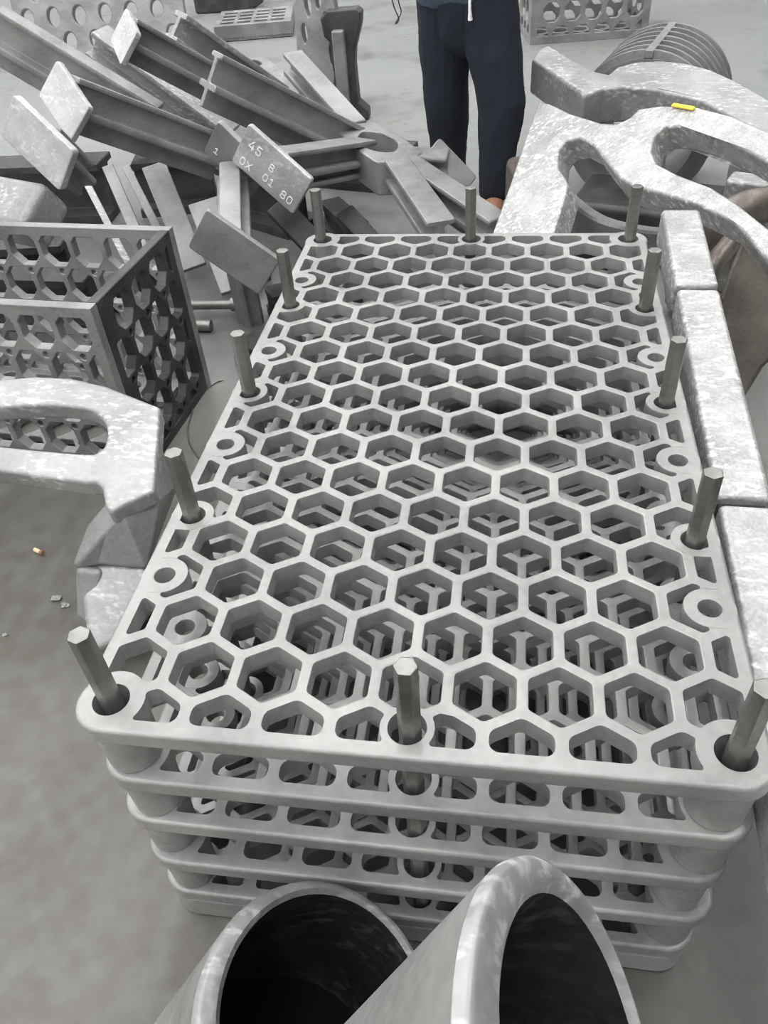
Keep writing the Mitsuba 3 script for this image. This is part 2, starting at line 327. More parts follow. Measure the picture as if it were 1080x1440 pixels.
# ------------------------------------------------------------------ honeycomb baskets
def panel_mesh(W, H, t, pitch, rowp, cw, ch, rim, dots=True, off=0.0):
    g = sbox(0, 0, W, H); inner = sbox(rim, rim, W - rim, H - rim); cut = []
    rows = int(H / rowp) + 2
    for r in range(-1, rows):
        for c in range(-1, int(W / pitch) + 2):
            x = (c + 0.5 * (r % 2) + off) * pitch; y = H - rim - (r + 0.35) * rowp
            q = Polygon([(x - cw / 2, y - ch * .22), (x - cw * .22, y - ch / 2), (x + cw * .22, y - ch / 2), (x + cw / 2, y - ch * .22), (x + cw / 2, y + ch * .22), (x + cw * .22, y + ch / 2), (x - cw * .22, y + ch / 2), (x - cw / 2, y + ch * .22)]).intersection(inner)
            if q.area > 0.12 * cw * ch: cut.append(q.buffer(-0.004, 2).buffer(0.004, 2))
            if dots:
                d = Point(x + pitch / 2, y + 0.02 * rowp).buffer(0.0085, 3) if False else Point(x, y - rowp * 0.62).buffer(0.0095, 3)
                if inner.contains(d): cut.append(d)
    g = g.difference(unary_union(cut))
    g = max(getattr(g, 'geoms', [g]), key=lambda q: q.area)
    return plate(g, t, 0.002, 1, -t)
def basket(label, p, ang, Lx, Ly, H, t, mats, group, **kw):
    """p: the right back corner on the floor; the box runs Lx to the left and Ly towards the viewer."""
    k = thing('honeycomb_basket', label, 'basket', group)
    W = np.eye(4); W[:3, :3] = trimesh.transformations.rotation_matrix(math.radians(ang), [0, 0, 1])[:3, :3]; W[:3, 3] = p
    def stand(m, o, ex, ez):
        A = np.eye(4); A[:3, 0] = ex; A[:3, 1] = [0, 0, 1]; A[:3, 2] = ez; A[:3, 3] = o
        return moved(moved(m, A), W)
    lx = panel_mesh(Lx, H, t, **kw); ly = panel_mesh(Ly - 2 * t, H, t, **kw)
    put(k + '__back_panel', stand(lx, (-Lx, 0, 0), (1, 0, 0), (0, -1, 0)).copy() if False else moved(moved(lx, np.array([[1, 0, 0, -Lx], [0, 0, -1, -t], [0, 1, 0, 0], [0, 0, 0, 1.0]])), W), mats[0])
    put(k + '__front_panel', moved(moved(lx, np.array([[1, 0, 0, -Lx], [0, 0, -1, -Ly], [0, 1, 0, 0], [0, 0, 0, 1.0]])), W), mats[1])
    for x in (0.0, -Lx + t):
        put(k + '__side_panel', moved(moved(ly, np.array([[0, 0, 1, x], [1, 0, 0, -Ly + t], [0, 1, 0, 0], [0, 0, 0, 1.0]])), W), mats[2])
    b = panel_mesh(Lx - 2 * t, Ly - 2 * t, 0.022, **kw)
    put(k + '__bottom_grid', moved(moved(b, np.array([[1, 0, 0, -Lx + t], [0, 1, 0, -Ly + t], [0, 0, 1, 0.03], [0, 0, 0, 1.0]])), W), mats[1])
    return k
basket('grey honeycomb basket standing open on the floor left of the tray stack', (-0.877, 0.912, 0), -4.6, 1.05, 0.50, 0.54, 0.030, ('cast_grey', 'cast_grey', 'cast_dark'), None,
       pitch=0.109, rowp=0.116, cw=0.091, ch=0.106, rim=0.030)
basket('distant honeycomb basket on the open floor behind the standing person', (0.93, 6.17, 0), 9.0, 0.86, 0.56, 0.60, 0.035, ('cast_grey', 'cast_grey', 'cast_grey'), None,
       pitch=0.15, rowp=0.15, cw=0.12, ch=0.125, rim=0.05, dots=False)

# ------------------------------------------------------------------ left casting (bow plate with window, end block, lips)
k = thing('bow_casting', 'pale bow-shaped casting with a long oval window in front of the basket', 'casting')
go, gn = (-1.221, 0.232, 0.431), (0.049, -0.177, 0.983)
gout = [(-0.42, -0.16), (-0.2, -0.09), (0.0, 0.0), (0.098, 0.028), (0.183, 0.046), (0.274, 0.048), (0.373, 0.027), (0.525, -0.032), (0.552, -0.139), (0.586, -0.281), (0.544, -0.314), (0.507, -0.35), (0.487, -0.32), (0.469, -0.282), (0.451, -0.268), (0.425, -0.272), (0.327, -0.265), (0.224, -0.258), (0.124, -0.259), (-0.42, -0.31)]
gwin = [(-0.02, -0.15), (0.04, -0.09), (0.14, -0.066), (0.24, -0.05), (0.338, -0.051), (0.39, -0.072), (0.417, -0.106), (0.431, -0.15), (0.425, -0.18), (0.398, -0.189), (0.296, -0.188), (0.192, -0.184), (0.08, -0.178), (0.0, -0.18)]
put(k + '__bow_plate', slab(go, gn, gout, [gwin], 0.05, 0.010, 0.012), 'cast_bright')
# end block under the plate's right end, then a lower flange and two rounded lips
def hull(pts, r):
    return tm(m3.Manifold.batch_hull([m3.Manifold.sphere(r, 16).translate(tuple(p)) for p in pts]))
put(k + '__end_block', hull([(-0.705, -0.075, 0.305), (-0.655, -0.010, 0.300), (-0.675, -0.110, 0.20), (-0.815, -0.105, 0.20), (-0.72, 0.16, 0.35), (-0.76, 0.12, 0.20), (-0.70, 0.16, 0.2)], 0.012), 'cast_grey')
put(k + '__lower_flange', hull([(-0.675, -0.115, 0.17), (-0.815, -0.115, 0.17), (-0.70, -0.215, 0.09), (-0.77, -0.245, 0.07), (-0.70, 0.05, 0.02), (-0.80, 0.05, 0.02), (-0.76, -0.2, 0.02)], 0.018), 'cast_bright')
put(k + '__lip', hull([(-0.735, -0.02, 0.31), (-0.71, -0.06, 0.305), (-0.818, -0.125, 0.205), (-0.79, -0.11, 0.20), (-0.80, -0.06, 0.25)], 0.013), 'cast_grey')
put(k + '__lower_lip', hull([(-0.812, -0.135, 0.185), (-0.825, -0.172, 0.09), (-0.785, -0.13, 0.175), (-0.80, -0.185, 0.085)], 0.016), 'cast_grey')
put(k + '__foot', bar((-1.55, 0.02, 0.0), (-1.55, 0.02, 0.36), 0.10, 0.10, up=(0, 1, 0), r=0.012), 'cast_grey')
# ------------------------------------------------------------------ right pile
k = thing('bow_beam', 'smooth grey curved beam casting with a forked left arm, topmost at the right', 'casting')
e1 = [(0.0, 0.0), (0.029, 0.098), (0.07, 0.138), (0.15, 0.001), (0.289, -0.186), (0.337, -0.104), (0.414, -0.063), (0.51, -0.057), (0.602, -0.092), (0.688, -0.158), (0.775, -0.279), (0.853, -0.422), (0.955, -0.647), (0.896, -0.947), (0.796, -0.763), (0.731, -0.583), (0.629, -0.425), (0.486, -0.326), (0.358, -0.286), (0.278, -0.3), (0.202, -0.35), (0.118, -0.212)]
put(k + '__curved_beam', slab((0.15, 2.483, 0.589), (0, -0.148, 0.989), e1, [], 0.14, 0.014, 0.012), 'cast_bright')
put(k + '__leg', bar((0.62, 2.02, 0.0), (0.60, 2.02, 0.44), 0.12, 0.12, up=(0, 1, 0), r=0.012), 'cast_grey')
put(k + '__rear_leg', bar((0.93, 1.78, 0.0), (0.92, 1.78, 0.42), 0.12, 0.12, up=(0, 1, 0), r=0.012), 'cast_grey')

k = thing('loop_casting', 'bright scaly bracket casting with a large loop, behind the back right rod', 'casting')
e2 = [(0.0, 0.0), (0.053, 0.014), (0.187, 0.015), (0.358, 0.032), (0.422, 0.052), (0.443, 0.083), (0.44, 0.12), (0.507, 0.157), (0.63, 0.193), (0.768, 0.206), (0.928, 0.202), (1.081, 0.19), (1.169, 0.115), (1.022, 0.124), (0.918, 0.132), (0.765, 0.138), (0.655, 0.124), (0.6, 0.102), (0.596, 0.067), (0.636, 0.025), (0.696, -0.001), (0.792, -0.002), (0.932, 0.009), (1.056, 0.0), (1.199, -0.02), (1.371, -0.057), (1.464, -0.137), (1.274, -0.092), (1.163, -0.063), (1.087, -0.045), (0.963, -0.049), (0.818, -0.069), (0.71, -0.09), (0.625, -0.088), (0.524, -0.066), (0.427, -0.042), (0.341, -0.042), (0.297, -0.071), (0.312, -0.109), (0.378, -0.154), (0.451, -0.169), (0.492, -0.187), (0.549, -0.246), (0.628, -0.333), (0.409, -0.447), (0.266, -0.289), (0.117, -0.131)]
put(k + '__loop', slab((0.171, 1.782, 0.612), (-0.493, -0.261, 0.83), e2, [], 0.09, 0.010, 0.006, more=[[(1.06, 0.192), (1.30, 0.165), (1.50, 0.02), (1.464, -0.137), (1.371, -0.057), (1.34, 0.02), (1.25, 0.08), (1.169, 0.115)]]), 'cast_scaly')
def arc(base, pts, w, h, mat, label):
    q = catmull(pts, 6, False); t = np.gradient(q, axis=0); t[:, 2] = 0; t /= np.linalg.norm(t, axis=1, keepdims=True); sd = np.stack([-t[:, 1], t[:, 0], 0 * t[:, 0]], 1)
    c = 0.008; sec = [(-w/2, -h/2), (w/2, -h/2), (w/2, h/2 - c), (w/2 - c, h/2), (-w/2 + c, h/2), (-w/2, h/2 - c)]; n = len(sec); V, F = [], []
    for i in range(len(q)): V += [q[i] + sd[i] * a_ + np.array([0, 0, b_]) for a_, b_ in sec]
    for i in range(len(q) - 1):
        for k_ in range(n):
            u, v = i * n + k_, i * n + (k_ + 1) % n; F += [[u, v, v + n], [u, v + n, u + n]]
    for k_ in range(1, n - 1): F += [[0, k_ + 1, k_], [len(V) - n, len(V) - n + k_, len(V) - n + k_ + 1]]
    m = trimesh.Trimesh(V, F, process=False)
    if m.volume < 0: m.invert()
    return single(base, m, mat, label, 'casting')
arc('curved_rail', [(0.25, 1.80, 0.30), (0.273, 1.70, 0.31), (0.318, 1.527, 0.32), (0.397, 1.379, 0.32), (0.517, 1.328, 0.31), (0.62, 1.33, 0.30)], 0.05, 0.09, 'cast_grey', 'curved grey rail under the bright loop casting, upper of two')
arc('curved_rail', [(0.22, 1.85, 0.17), (0.23, 1.75, 0.19), (0.353, 1.56, 0.19), (0.492, 1.45, 0.19), (0.60, 1.42, 0.19)], 0.06, 0.08, 'cast_dark', 'curved dark rail under the bright loop casting, lower of two')
single('leg_casting', slab((0.716, 0.93, 0.491), (-0.251, -0.902, 0.351), [(0.0, 0.0), (0.057, 0.019), (0.16, 0.005), (0.2, -0.23), (0.133, -0.33), (0.101, -0.44), (0.011, -0.42), (-0.004, -0.238), (-0.022, -0.162), (-0.011, -0.066)], [], 0.11, 0.014, 0.014),
       'cast_brown', 'brownish smooth leg-shaped casting to the right of the long bar', 'casting')
single('round_block', moved(tm(rbox(0.15, 0.20, 0.34, 0.03)), frame((0.155, 1.99, 0.17), (0, 0, 1), ex=(0.97, 0.2, 0))), 'cast_brown', 'small pinkish rounded block on the floor by the person\'s shoe', 'block')

single('hook_casting', tube(catmull([(0.70, 1.42, 0.05), (0.705, 1.41, 0.2), (0.724, 1.404, 0.28), (0.745, 1.37, 0.34), (0.80, 1.376, 0.38), (0.879, 1.409, 0.39), (1.02, 1.48, 0.36), (1.05, 1.5, 0.05)], 6, False), 0.055, 16), 'cast_brown', 'smooth brownish hooked casting beyond the far end of the long bar', 'casting')
single('lip_casting', tube(catmull([(0.655, 1.02, 0.0), (0.66, 1.03, 0.22), (0.68, 1.06, 0.31), (0.72, 1.12, 0.36), (0.79, 1.20, 0.36), (0.84, 1.24, 0.02)], 6, False), [0.03] * 31, 14), 'cast_brown', 'rounded brownish lip of a casting just right of the long bar', 'casting')
single('dark_fill_casting', moved(tm(rbox(0.75, 0.35, 0.22, 0.03)), frame((0.72, 1.95, 0.11), (0, 0, 1), ex=(0.95, -0.3, 0))), 'cast_dark', 'added dark casting filling the shade on the floor under the bright loop', 'casting')  # added piece, a dark fill for the recess behind the loop
single('pale_plate', moved(tm(rbox(0.16, 0.10, 0.40, 0.012)), frame((0.90, 1.625, 0.20), (0, 0, 1), ex=(0.9, -0.4, 0))), 'cast_bright', 'pale upright plate seen through the loop opening at the right edge', 'plate')
# ribbed drum
k = thing('ribbed_drum', 'grey ribbed half-round drum lying on the floor behind the curved beam', 'drum')
da = np.array([0.131, 0.42, 0.0]); da /= np.linalg.norm(da)
dc = np.array([0.69, 2.70, 0.30]); A = frame(dc, da)
put(k + '__shell', moved(lathe([(0.24, -0.26), (0.28, -0.26), (0.28, 0.26), (0.24, 0.26)], 48), A), 'cast_grey')
rg = mikit.ply(moved(lathe([(0.27, -0.012), (0.31, -0.009), (0.31, 0.009), (0.27, 0.012)], 48), A), 'cast_grey', 40)
for i in range(7):
    put(k + '__ring', rg, None, to_world=T().translate((da * (-0.24 + 0.08 * i)).tolist()))
put(k + '__rib', bar(dc + [0, 0, 0.295] - da * 0.26, dc + [0, 0, 0.295] + da * 0.26, 0.035, 0.03), 'cast_grey')

# ------------------------------------------------------------------ left pile of cross-section beams
def cross_beam(k, p0, p1, H=0.15, w=0.13, t=0.026, up=(0, 0, 1), mat='cast_grey', nm='beam', lip=True, flange=False):
    p0, p1 = np.array(p0, float), np.array(p1, float); L = np.linalg.norm(p1 - p0)
    g = unary_union([sbox(-t / 2, -H / 2, t / 2, H / 2), sbox(-w / 2, -t / 2 - 0.1 * H, w / 2, t / 2 - 0.1 * H)] + ([sbox(-w * (0.5 if flange else 0.32), H / 2 - t * 0.8, w * (0.5 if flange else 0.32), H / 2)] if lip else []) + ([sbox(-w * 0.4, -H / 2, w * 0.4, -H / 2 + t * 0.8)] if flange == 2 else []))
    g = g.buffer(0.008, 2).buffer(-0.016, 2).buffer(0.008, 2)
    m = plate(g, L, 0.004, 1); m.apply_transform(frame(p0, p1 - p0, up)); put(f'{k}__{nm}', m, mat)
def end_plate(k, c, n, e1, a, b, t=0.024, mat='cast_pale', r=0.012, nm='end_plate'):
    A = frame(np.array(c), n, ex=e1)
    m = plate(sbox(-a / 2, -b / 2, a / 2, b / 2).buffer(-r).buffer(r, 3), t, 0.005, 2, -t); m.apply_transform(A); return put(f'{k}__{nm}', m, mat), A
def letters(k, A, txt, x, y, h, mat='chalk'):
    m = meshkit.text_mesh(txt, h, 0.002); m.apply_translation((x, y, 0.0)); put(f'{k}__lettering', moved(m, A), mat, False)

k = thing('ribbed_casting', 'dark cross-section beam with a square pale end plate above the basket', 'casting', 'beam castings in the pile')
end_plate(k, (-1.449, 1.542, 0.72), (-0.384, -0.805, 0.452), (0.606, -0.589, -0.535), 0.226, 0.15)
cross_beam(k, (-1.44, 1.56, 0.71), (-1.08, 1.93, 0.40), 0.18, 0.14)
k = thing('ribbed_casting', 'grey beam with a tilted pale end plate, second plate from the top of the pile', 'casting', 'beam castings in the pile')
end_plate(k, (-1.484, 2.222, 0.78), (-0.589, -0.54, 0.601), (0.47, -0.834, -0.289), 0.204, 0.146)
cross_beam(k, (-1.475, 2.235, 0.77), (-1.10, 2.60, 0.40), 0.16, 0.14)
k = thing('ribbed_casting', 'long thick beam crossing the upper left corner of the photo', 'casting', 'beam castings in the pile')
cross_beam(k, (-2.20, 2.45, 0.78), (-1.55, 2.45, 0.36), 0.24, 0.13, 0.03)
k = thing('ribbed_casting', 'beam with its bare T-shaped end open towards the viewer, left of the tilted end plate', 'casting', 'beam castings in the pile')
cross_beam(k, (-2.03, 3.05, 0.58), (-1.40, 2.965, 0.12), 0.21, 0.16, 0.032, mat='cast_bright', flange=True)
k = thing('ribbed_casting', 'farthest beam of the pile, beside the distant square-holed grate', 'casting', 'beam castings in the pile')
cross_beam(k, (-1.449, 2.655, 0.70), (-1.10, 2.92, 0.33), 0.20, 0.16, 0.032, mat='cast_bright', flange=True)

# star-shaped spider
k = thing('spider_casting', 'large star-shaped casting of six arms around an oval hole, with lettered end plate', 'casting')
c0, c1 = np.array([-0.589, 2.333, 0.33]), np.array([-0.333, 1.894, 0.33])
cd = (c1 - c0) / np.linalg.norm(c1 - c0); cm = (c0 + c1) / 2
hub = Polygon([(-0.26, 0.02), (-0.24, 0.09), (0.02, 0.11), (0.24, 0.10), (0.28, 0.0), (0.24, -0.10), (0.0, -0.11), (-0.22, -0.09)])
oval = catmull([(-0.14, 0.0), (-0.06, 0.055), (0.08, 0.06), (0.16, 0.0), (0.08, -0.06), (-0.06, -0.055)], 5)
m = plate(rnd(hub, 0.02).difference(Polygon(oval)), 0.13, 0.008, 2, -0.13); m.apply_transform(frame(cm + [0, 0, 0.065], (0, 0, 1), ex=cd)); put(k + '__hub', m, 'cast_grey')
for a, b, H, w, fl in (((-1.056, 1.936, 0.68), (-0.60, 2.28, 0.31), 0.20, 0.17, 0), ((-0.965, 2.862, 0.5), (-0.59, 2.35, 0.33), 0.15, 0.10, 1), ((-0.757, 1.612, 0.45), (-0.52, 2.12, 0.33), 0.14, 0.13, 2),
                 ((-0.16, 1.98, 0.32), (-0.36, 1.99, 0.33), 0.13, 0.12, 2), ((-0.133, 1.338, 0.31), (-0.35, 1.89, 0.33), 0.14, 0.10, 1), ((0.054, 1.454, 0.27), (-0.33, 1.93, 0.33), 0.14, 0.09, 1)):
    cross_beam(k, a, b, H, w, nm='arm', mat='cast_grey', flange=fl)
_, A = end_plate(k, (-0.763, 1.592, 0.46), (-0.288, -0.958, -0.013), (0.765, -0.222, -0.605), 0.288, 0.168)
letters(k, A, '45', -0.115, 0.01, 0.035); letters(k, A, '0X', -0.12, -0.065, 0.03); letters(k, A, '8', -0.015, -0.005, 0.03); letters(k, A, '01', -0.02, -0.055, 0.03); letters(k, A, '80', 0.065, -0.06, 0.032)
end_plate(k, (-0.144, 2.0, 0.329), (0.508, -0.609, 0.609), (0.151, -0.02, -0.146), 0.211, 0.10, mat='cast_grey')
k = thing('spool_casting', 'short upright beam between two end plates, the near plate over the basket corner', 'casting')
end_plate(k, (-0.817, 1.197, 0.327), (-0.06, -0.93, -0.0), (0.802, 0.042, -0.595), 0.279, 0.162, mat='cast_grey')
_, A = end_plate(k, (-0.928, 1.705, 0.458), (-0.355, -0.836, -0.2), (0.761, 0.002, -0.649), 0.24, 0.18, mat='cast_grey')
letters(k, A, 'CO', 0.02, 0.04, 0.03); letters(k, A, '1', -0.09, -0.05, 0.028)
cross_beam(k, (-0.826, 1.235, 0.33), (-0.95, 1.70, 0.40), 0.13, 0.12)
cross_beam(k, (-0.825, 1.26, 0.30), (-0.85, 1.34, 0.0), 0.10, 0.10, nm='leg', up=(0, 1, 0))
k = thing('block_casting', 'pale scratched casting plate at the left edge above the basket', 'casting')
_, A = end_plate(k, (-1.415, 1.238, 0.676), (-0.281, -0.935, 0.215), (0.749, -0.353, -0.561), 0.262, 0.153, 0.03)
cross_beam(k, (-1.408, 1.285, 0.655), (-1.40, 1.42, 0.50), 0.13, 0.12)
single('rounded_casting', moved(tm(rbox(0.36, 0.18, 0.14, 0.03)), frame((-1.58, 1.22, 0.47), (-0.2, -0.5, 0.85), ex=(0.85, -0.1, -0.35))), 'cast_bright', 'pale rounded casting at the left edge directly behind the basket rim', 'casting')
# leaning flat bars, then dark castings added to fill the shade underneath the pile
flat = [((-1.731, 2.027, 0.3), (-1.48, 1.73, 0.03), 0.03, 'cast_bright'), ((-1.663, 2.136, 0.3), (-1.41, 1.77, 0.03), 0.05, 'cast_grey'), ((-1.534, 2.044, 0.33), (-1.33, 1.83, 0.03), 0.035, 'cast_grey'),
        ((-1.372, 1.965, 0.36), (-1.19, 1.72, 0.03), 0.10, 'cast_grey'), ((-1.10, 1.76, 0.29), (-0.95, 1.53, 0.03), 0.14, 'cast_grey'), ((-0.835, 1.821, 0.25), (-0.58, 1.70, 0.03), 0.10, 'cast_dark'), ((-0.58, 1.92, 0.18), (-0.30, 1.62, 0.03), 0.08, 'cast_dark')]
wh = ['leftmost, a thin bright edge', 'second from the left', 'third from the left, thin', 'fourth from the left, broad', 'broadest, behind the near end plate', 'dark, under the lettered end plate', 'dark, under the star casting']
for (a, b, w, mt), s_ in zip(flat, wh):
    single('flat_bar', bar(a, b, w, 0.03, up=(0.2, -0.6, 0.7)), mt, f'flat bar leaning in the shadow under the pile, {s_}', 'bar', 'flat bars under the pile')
single('bolt', tube([(-1.13, 1.36, 0.05), (-0.93, 1.372, 0.05), (-0.928, 1.372, 0.05), (-0.90, 1.373, 0.05)], [0.018, 0.018, 0.026, 0.026], 12), 'rod_steel', 'round steel bar lying on the floor behind the basket corner', 'bolt')
single('bolt', tube([(-1.06, 1.258, 0.022), (-0.98, 1.26, 0.022)], 0.022, 12), 'rod_steel', 'short steel bolt lying close to the basket wall', 'bolt')
shade_fill = [(-1.36, 1.50, 60, 0.24, 0.14, 0.12, 'by the basket, left of the flat bars'), (-1.50, 2.45, 12, 0.36, 0.2, 0.24, 'behind the leftmost flat bar'), (-0.98, 1.78, -62, 0.30, 0.12, 0.10, 'beside the broadest flat bar'), (-0.62, 2.08, -58, 0.34, 0.14, 0.12, 'under the oval hole of the star casting'), (-2.0, 1.62, 8, 0.62, 0.20, 0.18, 'behind the rounded casting at the left edge'), (-1.02, 2.28, -32, 0.48, 0.22, 0.22, 'in the middle, behind the leaning flat bars'), (-2.15, 2.36, 4, 0.70, 0.26, 0.26, 'farthest left, under the long thick beam'),
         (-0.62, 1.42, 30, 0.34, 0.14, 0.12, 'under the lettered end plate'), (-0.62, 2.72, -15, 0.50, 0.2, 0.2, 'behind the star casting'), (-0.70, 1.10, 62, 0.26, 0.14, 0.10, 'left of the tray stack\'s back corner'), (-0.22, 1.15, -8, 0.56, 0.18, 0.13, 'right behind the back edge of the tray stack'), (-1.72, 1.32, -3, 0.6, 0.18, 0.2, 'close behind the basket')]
for x, y, a, L, w, h, wh_ in shade_fill:
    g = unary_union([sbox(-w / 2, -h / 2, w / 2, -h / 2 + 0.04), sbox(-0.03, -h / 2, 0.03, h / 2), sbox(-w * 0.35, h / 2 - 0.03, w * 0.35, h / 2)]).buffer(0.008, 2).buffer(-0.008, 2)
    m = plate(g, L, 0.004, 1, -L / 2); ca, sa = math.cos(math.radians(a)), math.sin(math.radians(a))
    single('shade_fill_casting', moved(m, frame((x, y, h / 2), (ca, sa, 0), (0, 0, 1))), 'cast_dark', 'added dark I-shaped casting on the floor, ' + wh_, 'casting', 'added dark castings under the pile')

# ------------------------------------------------------------------ far castings
single('perforated_plate', slab((-1.536, 3.822, 0.341), (0.099, -0.099, 0.99), [(0.0, 0.0), (0.14, 0.075), (0.444, -0.305), (0.456, -0.503), (0.392, -0.534), (0.144, -0.404)],
       [[(0.069, -0.021), (0.104, 0.009), (0.15, -0.038), (0.136, -0.086), (0.091, -0.073)], [(0.144, -0.173), (0.169, -0.157), (0.208, -0.214), (0.194, -0.26), (0.161, -0.223)], [(0.328, -0.368), (0.361, -0.352), (0.389, -0.407), (0.368, -0.441), (0.343, -0.416)]], 0.34, 0.01, 0.01),
       'cast_grey', 'low casting with oval holes in its flat top behind the star casting', 'casting')
ph = []
for r in range(4):
    for c in range(6):
        ph.append([(0.10 + c * 0.19 + 0.045 * math.cos(a) + (r % 2) * 0.09, -0.06 - r * 0.16 + 0.06 * math.sin(a)) for a in np.linspace(0, 2 * np.pi, 8, endpoint=False)])
single('perforated_wall_casting', slab((-3.573, 5.109, 0.753), (0.149, -0.943, 0.298), [(0.0, 0.06), (1.25, 0.0), (1.25, -0.76), (0.0, -0.76)], ph, 0.06, 0.01, 0.01), 'cast_grey', 'perforated grey casting standing at the back left behind the beams', 'casting')
k = thing('square_grate', 'flat square-holed grate lying on the floor in the left background', 'grate')
gg = sbox(0, 0, 0.64, 0.62); cells = [sbox(0.05 + 0.14 * i, 0.05 + 0.135 * j, 0.05 + 0.14 * i + 0.105, 0.05 + 0.135 * j + 0.10).buffer(-0.01).buffer(0.01, 2) for i in range(4) for j in range(4)]
m = plate(gg.difference(unary_union(cells)), 0.12, 0.006, 1); A = frame((-2.393, 5.962, 0.0), (0, 0, 1), ex=(0.62, 0.12, 0)); put(k + '__grid', moved(m, A), 'cast_grey')
put(k + '__floor_plate', moved(plate(gg, 0.03, 0.004, 1), A), 'cast_dark')
single('machine_block', moved(tm(rbox(0.55, 0.5, 0.7, 0.02)), frame((-2.70, 7.45, 0.35), (0, 0, 1))), 'cast_dark', 'dark upright machine block behind the square-holed grate', 'machine')
k = thing('rail_casting', 'standing casting with a perforated round face and an I-shaped side foot', 'casting')
put(k + '__side_profile', slab((-0.989, 3.76, 0.536), (0, -1, 0), [(-0.02, 0.0), (0.02, 0.035), (0.19, 0.04), (0.214, 0.02), (0.208, -0.035), (0.165, -0.157), (0.155, -0.229), (0.16, -0.43), (0.215, -0.48), (0.215, -0.53), (0.0, -0.53), (0.0, -0.48), (0.028, -0.281), (0.019, -0.207), (0.022, -0.12), (-0.009, -0.09)], [], 0.10, 0.012, 0.01), 'cast_dark')
put(k + '__web', moved(tm(rbox(0.07, 0.05, 0.40, 0.01)), frame((-0.91, 3.74, 0.28), (0, 0, 1))), 'cast_grey')
put(k + '__face_plate', slab((-1.159, 3.864, 0.60), (-0.25, -0.95, 0.1), [(-0.02, 0.0), (0.06, 0.10), (0.15, 0.12), (0.23, 0.06), (0.25, -0.117), (0.26, -0.30), (0.26, -0.62), (0.0, -0.62), (-0.02, -0.294)],
    [[(0.05, 0.0), (0.075, 0.03), (0.09, -0.02), (0.07, -0.07)], [(0.12, 0.04), (0.15, 0.06), (0.155, 0.0), (0.13, -0.03)], [(0.02, -0.13), (0.04, -0.10), (0.055, -0.16), (0.035, -0.2)], [(0.17, -0.05), (0.2, -0.06), (0.205, -0.12), (0.18, -0.11)], [(0.19, -0.22), (0.215, -0.19), (0.225, -0.27), (0.2, -0.3)]], 0.05, 0.008, 0.008), 'cast_grey')
single('yellow_tag', moved(tm(rbox(0.085, 0.012, 0.006, 0.002)), frame((0.573, 1.322, 0.713), (-0.493, -0.261, 0.83), ex=(0.58, -0.81, 0.09))), 'yellow_paint', 'small yellow mark on the upper edge of the bright loop casting', 'tag')

# ------------------------------------------------------------------ person
def skel(bones, edge=0.02, it=8):
    ms = []
    for a, ra, b, rb in bones:
        ms.append(m3.Manifold.batch_hull([m3.Manifold.sphere(ra, 20).translate(tuple(a)), m3.Manifold.sphere(rb, 20).translate(tuple(b))]))
    m = tm(m3.Manifold.batch_boolean(ms, m3.OpType.Add).refine_to_length(edge))
    m.merge_vertices(); trimesh.smoothing.filter_taubin(m, iterations=it); return m
k = thing('person', 'person standing behind the star casting in loose dark navy trousers and a blue jacket', 'person')
def folds(m, s=16, a=0.010):
    v = np.array(m.vertices); n = np.array(m.vertex_normals)
    m.vertices = v + n * ((meshkit.fbm(v * [s, s, s * 0.5], 3) - 0.5) * 2 * a)[:, None]; return m
tr = [((-0.20, 2.50, 0.86), 0.125, (-0.06, 2.46, 0.86), 0.125), ((-0.205, 2.52, 0.84), 0.125, (-0.215, 2.58, 0.45), 0.100), ((-0.215, 2.58, 0.45), 0.100, (-0.205, 2.66, 0.08), 0.078),
      ((-0.045, 2.45, 0.84), 0.125, (0.035, 2.40, 0.45), 0.100), ((0.035, 2.40, 0.45), 0.098, (0.015, 2.38, 0.10), 0.072), ((-0.13, 2.49, 0.88), 0.15, (-0.13, 2.49, 0.72), 0.12)]
put(k + '__trousers', folds(skel(tr)), 'navy_cloth', True)
jk = [((-0.20, 2.50, 0.96), 0.168, (-0.06, 2.47, 0.96), 0.168), ((-0.20, 2.50, 0.92), 0.165, (-0.06, 2.47, 0.92), 0.165), ((-0.13, 2.49, 0.92), 0.16, (-0.13, 2.50, 1.25), 0.16), ((-0.25, 2.50, 1.32), 0.10, (-0.01, 2.49, 1.32), 0.10), ((-0.20, 2.50, 1.0), 0.13, (-0.22, 2.5, 1.28), 0.12), ((-0.06, 2.48, 1.0), 0.13, (-0.04, 2.49, 1.28), 0.12),
      ((-0.30, 2.50, 1.31), 0.075, (-0.39, 2.50, 1.06), 0.06), ((-0.39, 2.50, 1.06), 0.06, (-0.38, 2.30, 1.10), 0.048), ((0.04, 2.49, 1.31), 0.075, (0.12, 2.50, 1.06), 0.06), ((0.12, 2.50, 1.06), 0.06, (0.09, 2.29, 1.10), 0.048)]
put(k + '__jacket', folds(skel(jk), 14, 0.008), 'denim', True)
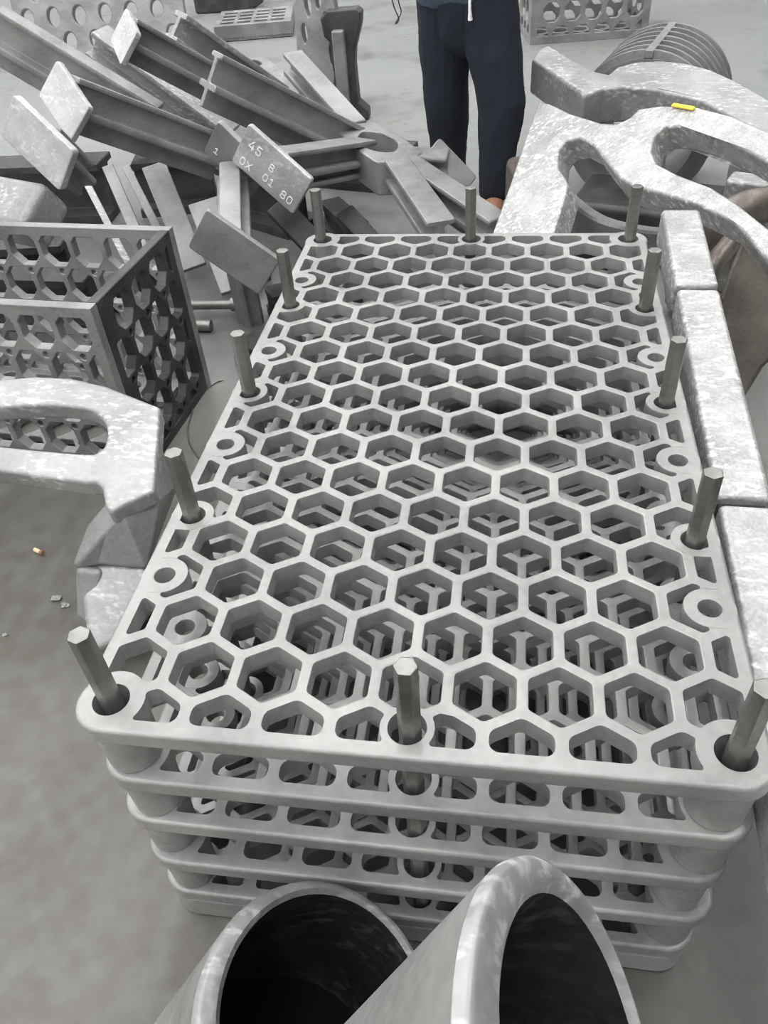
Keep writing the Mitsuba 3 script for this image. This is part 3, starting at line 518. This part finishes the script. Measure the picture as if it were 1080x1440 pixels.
def hand(w, d, side):
    w, d = np.array(w), np.array(d, float); d /= np.linalg.norm(d); s = np.cross(d, [0, 0.3, 1.0]); s /= np.linalg.norm(s); u = np.cross(s, d)
    p = w + d * 0.075; B = [(w - d * 0.04, 0.026, w, 0.026), (w, 0.024, p + s * 0.025, 0.013), (w, 0.024, p - s * 0.025, 0.013), (p + s * 0.025, 0.013, p - s * 0.025, 0.013)]
    for i, L in enumerate((0.062, 0.075, 0.070, 0.055)):
        q = p + s * (0.028 - 0.0187 * i); a = q + d * L * 0.5 - u * 0.006; b = a + d * L * 0.42 - u * 0.02
        B += [(q, 0.009, a, 0.0085), (a, 0.0085, b, 0.0075)]
    q = w + d * 0.03 + s * 0.025 * side; a = q + d * 0.035 + s * 0.025 * side; B += [(q, 0.012, a, 0.010), (a, 0.010, a + d * 0.03, 0.0085)]
    return B
body = [((-0.125, 2.50, 1.36), 0.055, (-0.125, 2.49, 1.46), 0.052), ((-0.125, 2.475, 1.50), 0.070, (-0.125, 2.48, 1.57), 0.085), ((-0.125, 2.40, 1.53), 0.012, (-0.125, 2.385, 1.505), 0.014), ((-0.125, 2.42, 1.46), 0.035, (-0.125, 2.46, 1.5), 0.06),
        ((-0.207, 2.49, 1.54), 0.016, (-0.207, 2.49, 1.51), 0.013), ((-0.043, 2.49, 1.54), 0.016, (-0.043, 2.49, 1.51), 0.013), ((-0.38, 2.32, 1.10), 0.03, (-0.38, 2.26, 1.11), 0.026), ((0.09, 2.31, 1.10), 0.03, (0.09, 2.25, 1.11), 0.026)]
body += hand((-0.38, 2.26, 1.11), (0.05, -0.9, -0.3), 1) + hand((0.09, 2.25, 1.11), (-0.05, -0.9, -0.2), -1)
body += [((-0.205, 2.66, 0.12), 0.045, (-0.205, 2.65, 0.06), 0.04), ((0.015, 2.38, 0.12), 0.045, (0.018, 2.37, 0.06), 0.04)]
put(k + '__body', skel(body, 0.007, 6), 'skin', True)
put(k + '__hair', skel([((-0.125, 2.50, 1.575), 0.092, (-0.125, 2.51, 1.60), 0.085), ((-0.125, 2.52, 1.52), 0.078, (-0.125, 2.50, 1.58), 0.09)], 0.015), 'hair', True)
for ex_ in (-0.155, -0.095): put(k + '__eye', moved(trimesh.creation.icosphere(2, 0.011), trimesh.transformations.translation_matrix((ex_, 2.407, 1.535))), 'hair', True)
put(k + '__mouth', tube([(-0.148, 2.394, 1.476), (-0.125, 2.386, 1.474), (-0.102, 2.394, 1.476)], 0.005, 8), 'shoe_leather')
for a, d in (((-0.205, 2.66), (-0.25, -0.97)), ((0.015, 2.385), (0.0, -1.0))):
    d = np.array([*d, 0]); a = np.array([*a, 0.0])
    m = skel([(a + [0, 0, 0.045], 0.044, a + d * 0.10 + [0, 0, 0.042], 0.042), (a + d * 0.10 + [0, 0, 0.042], 0.042, a + d * 0.18 + [0, 0, 0.034], 0.034), (a + [0, 0, 0.05], 0.045, a + [0, 0, 0.09], 0.045)], 0.012)
    v = np.array(m.vertices); v[:, 2] = np.maximum(v[:, 2], 0.002); m.vertices = v; put(k + '__shoe', m, 'shoe_leather', True)
put(k + '__drawstring', tube([(-0.10, 2.335, 0.86), (-0.098, 2.32, 0.80), (-0.096, 2.325, 0.765)], [0.006, 0.006, 0.010], 8), 'chalk')
single('cord', tube(catmull([(-0.375, 2.21, 1.10), (-0.385, 2.25, 0.95), (-0.37, 2.30, 0.84), (-0.365, 2.32, 0.80), (-0.39, 2.32, 0.765), (-0.375, 2.32, 0.78), (-0.395, 2.31, 0.84), (-0.39, 2.25, 0.95), (-0.38, 2.21, 1.10)], 5, False), 0.0022, 6), 'black_iron', 'thin black cord loop hanging from the person\'s hand', 'cord')

# ------------------------------------------------------------------ small things on the floor
k = thing('cigarette_butt', 'cigarette butt lying on the floor at the left', 'cigarette butt')
put(k + '__paper', tube([(-1.113, 0.094, 0.006), (-1.093, 0.086, 0.006)], 0.0058, 10), 'paper'); put(k + '__burnt_tip', tube([(-1.093, 0.086, 0.006), (-1.085, 0.083, 0.006)], 0.006, 10), 'shoe_leather')
single('wire', tube(catmull([(-0.84, 0.93, 0.003), (-0.864, 0.909, 0.003), (-0.895, 0.822, 0.003), (-0.885, 0.722, 0.003), (-0.87, 0.646, 0.003), (-0.84, 0.575, 0.003), (-0.79, 0.508, 0.003)], 6, False), 0.0025, 6), 'rod_steel', 'thin bent wire on the floor between basket and tray stack', 'wire')
for (x, y), s, w in (((-0.975, -0.066), 0.014, 'larger pale metal chip'), ((-0.945, -0.084), 0.010, 'smaller pale metal chip beside the larger one'), ((-1.052, -0.186), 0.007, 'tiny pale metal chip nearest the left edge')):
    m = trimesh.creation.icosphere(1, s); m.vertices = np.array(m.vertices) * [1, 0.8, 0.4] * (1 + 0.25 * rng.standard_normal((len(m.vertices), 1))); m.apply_translation((x, y, s * 0.35)); single('metal_chip', m, 'cast_bright', w + ' on the floor at the left', 'metal chip', smooth=False)
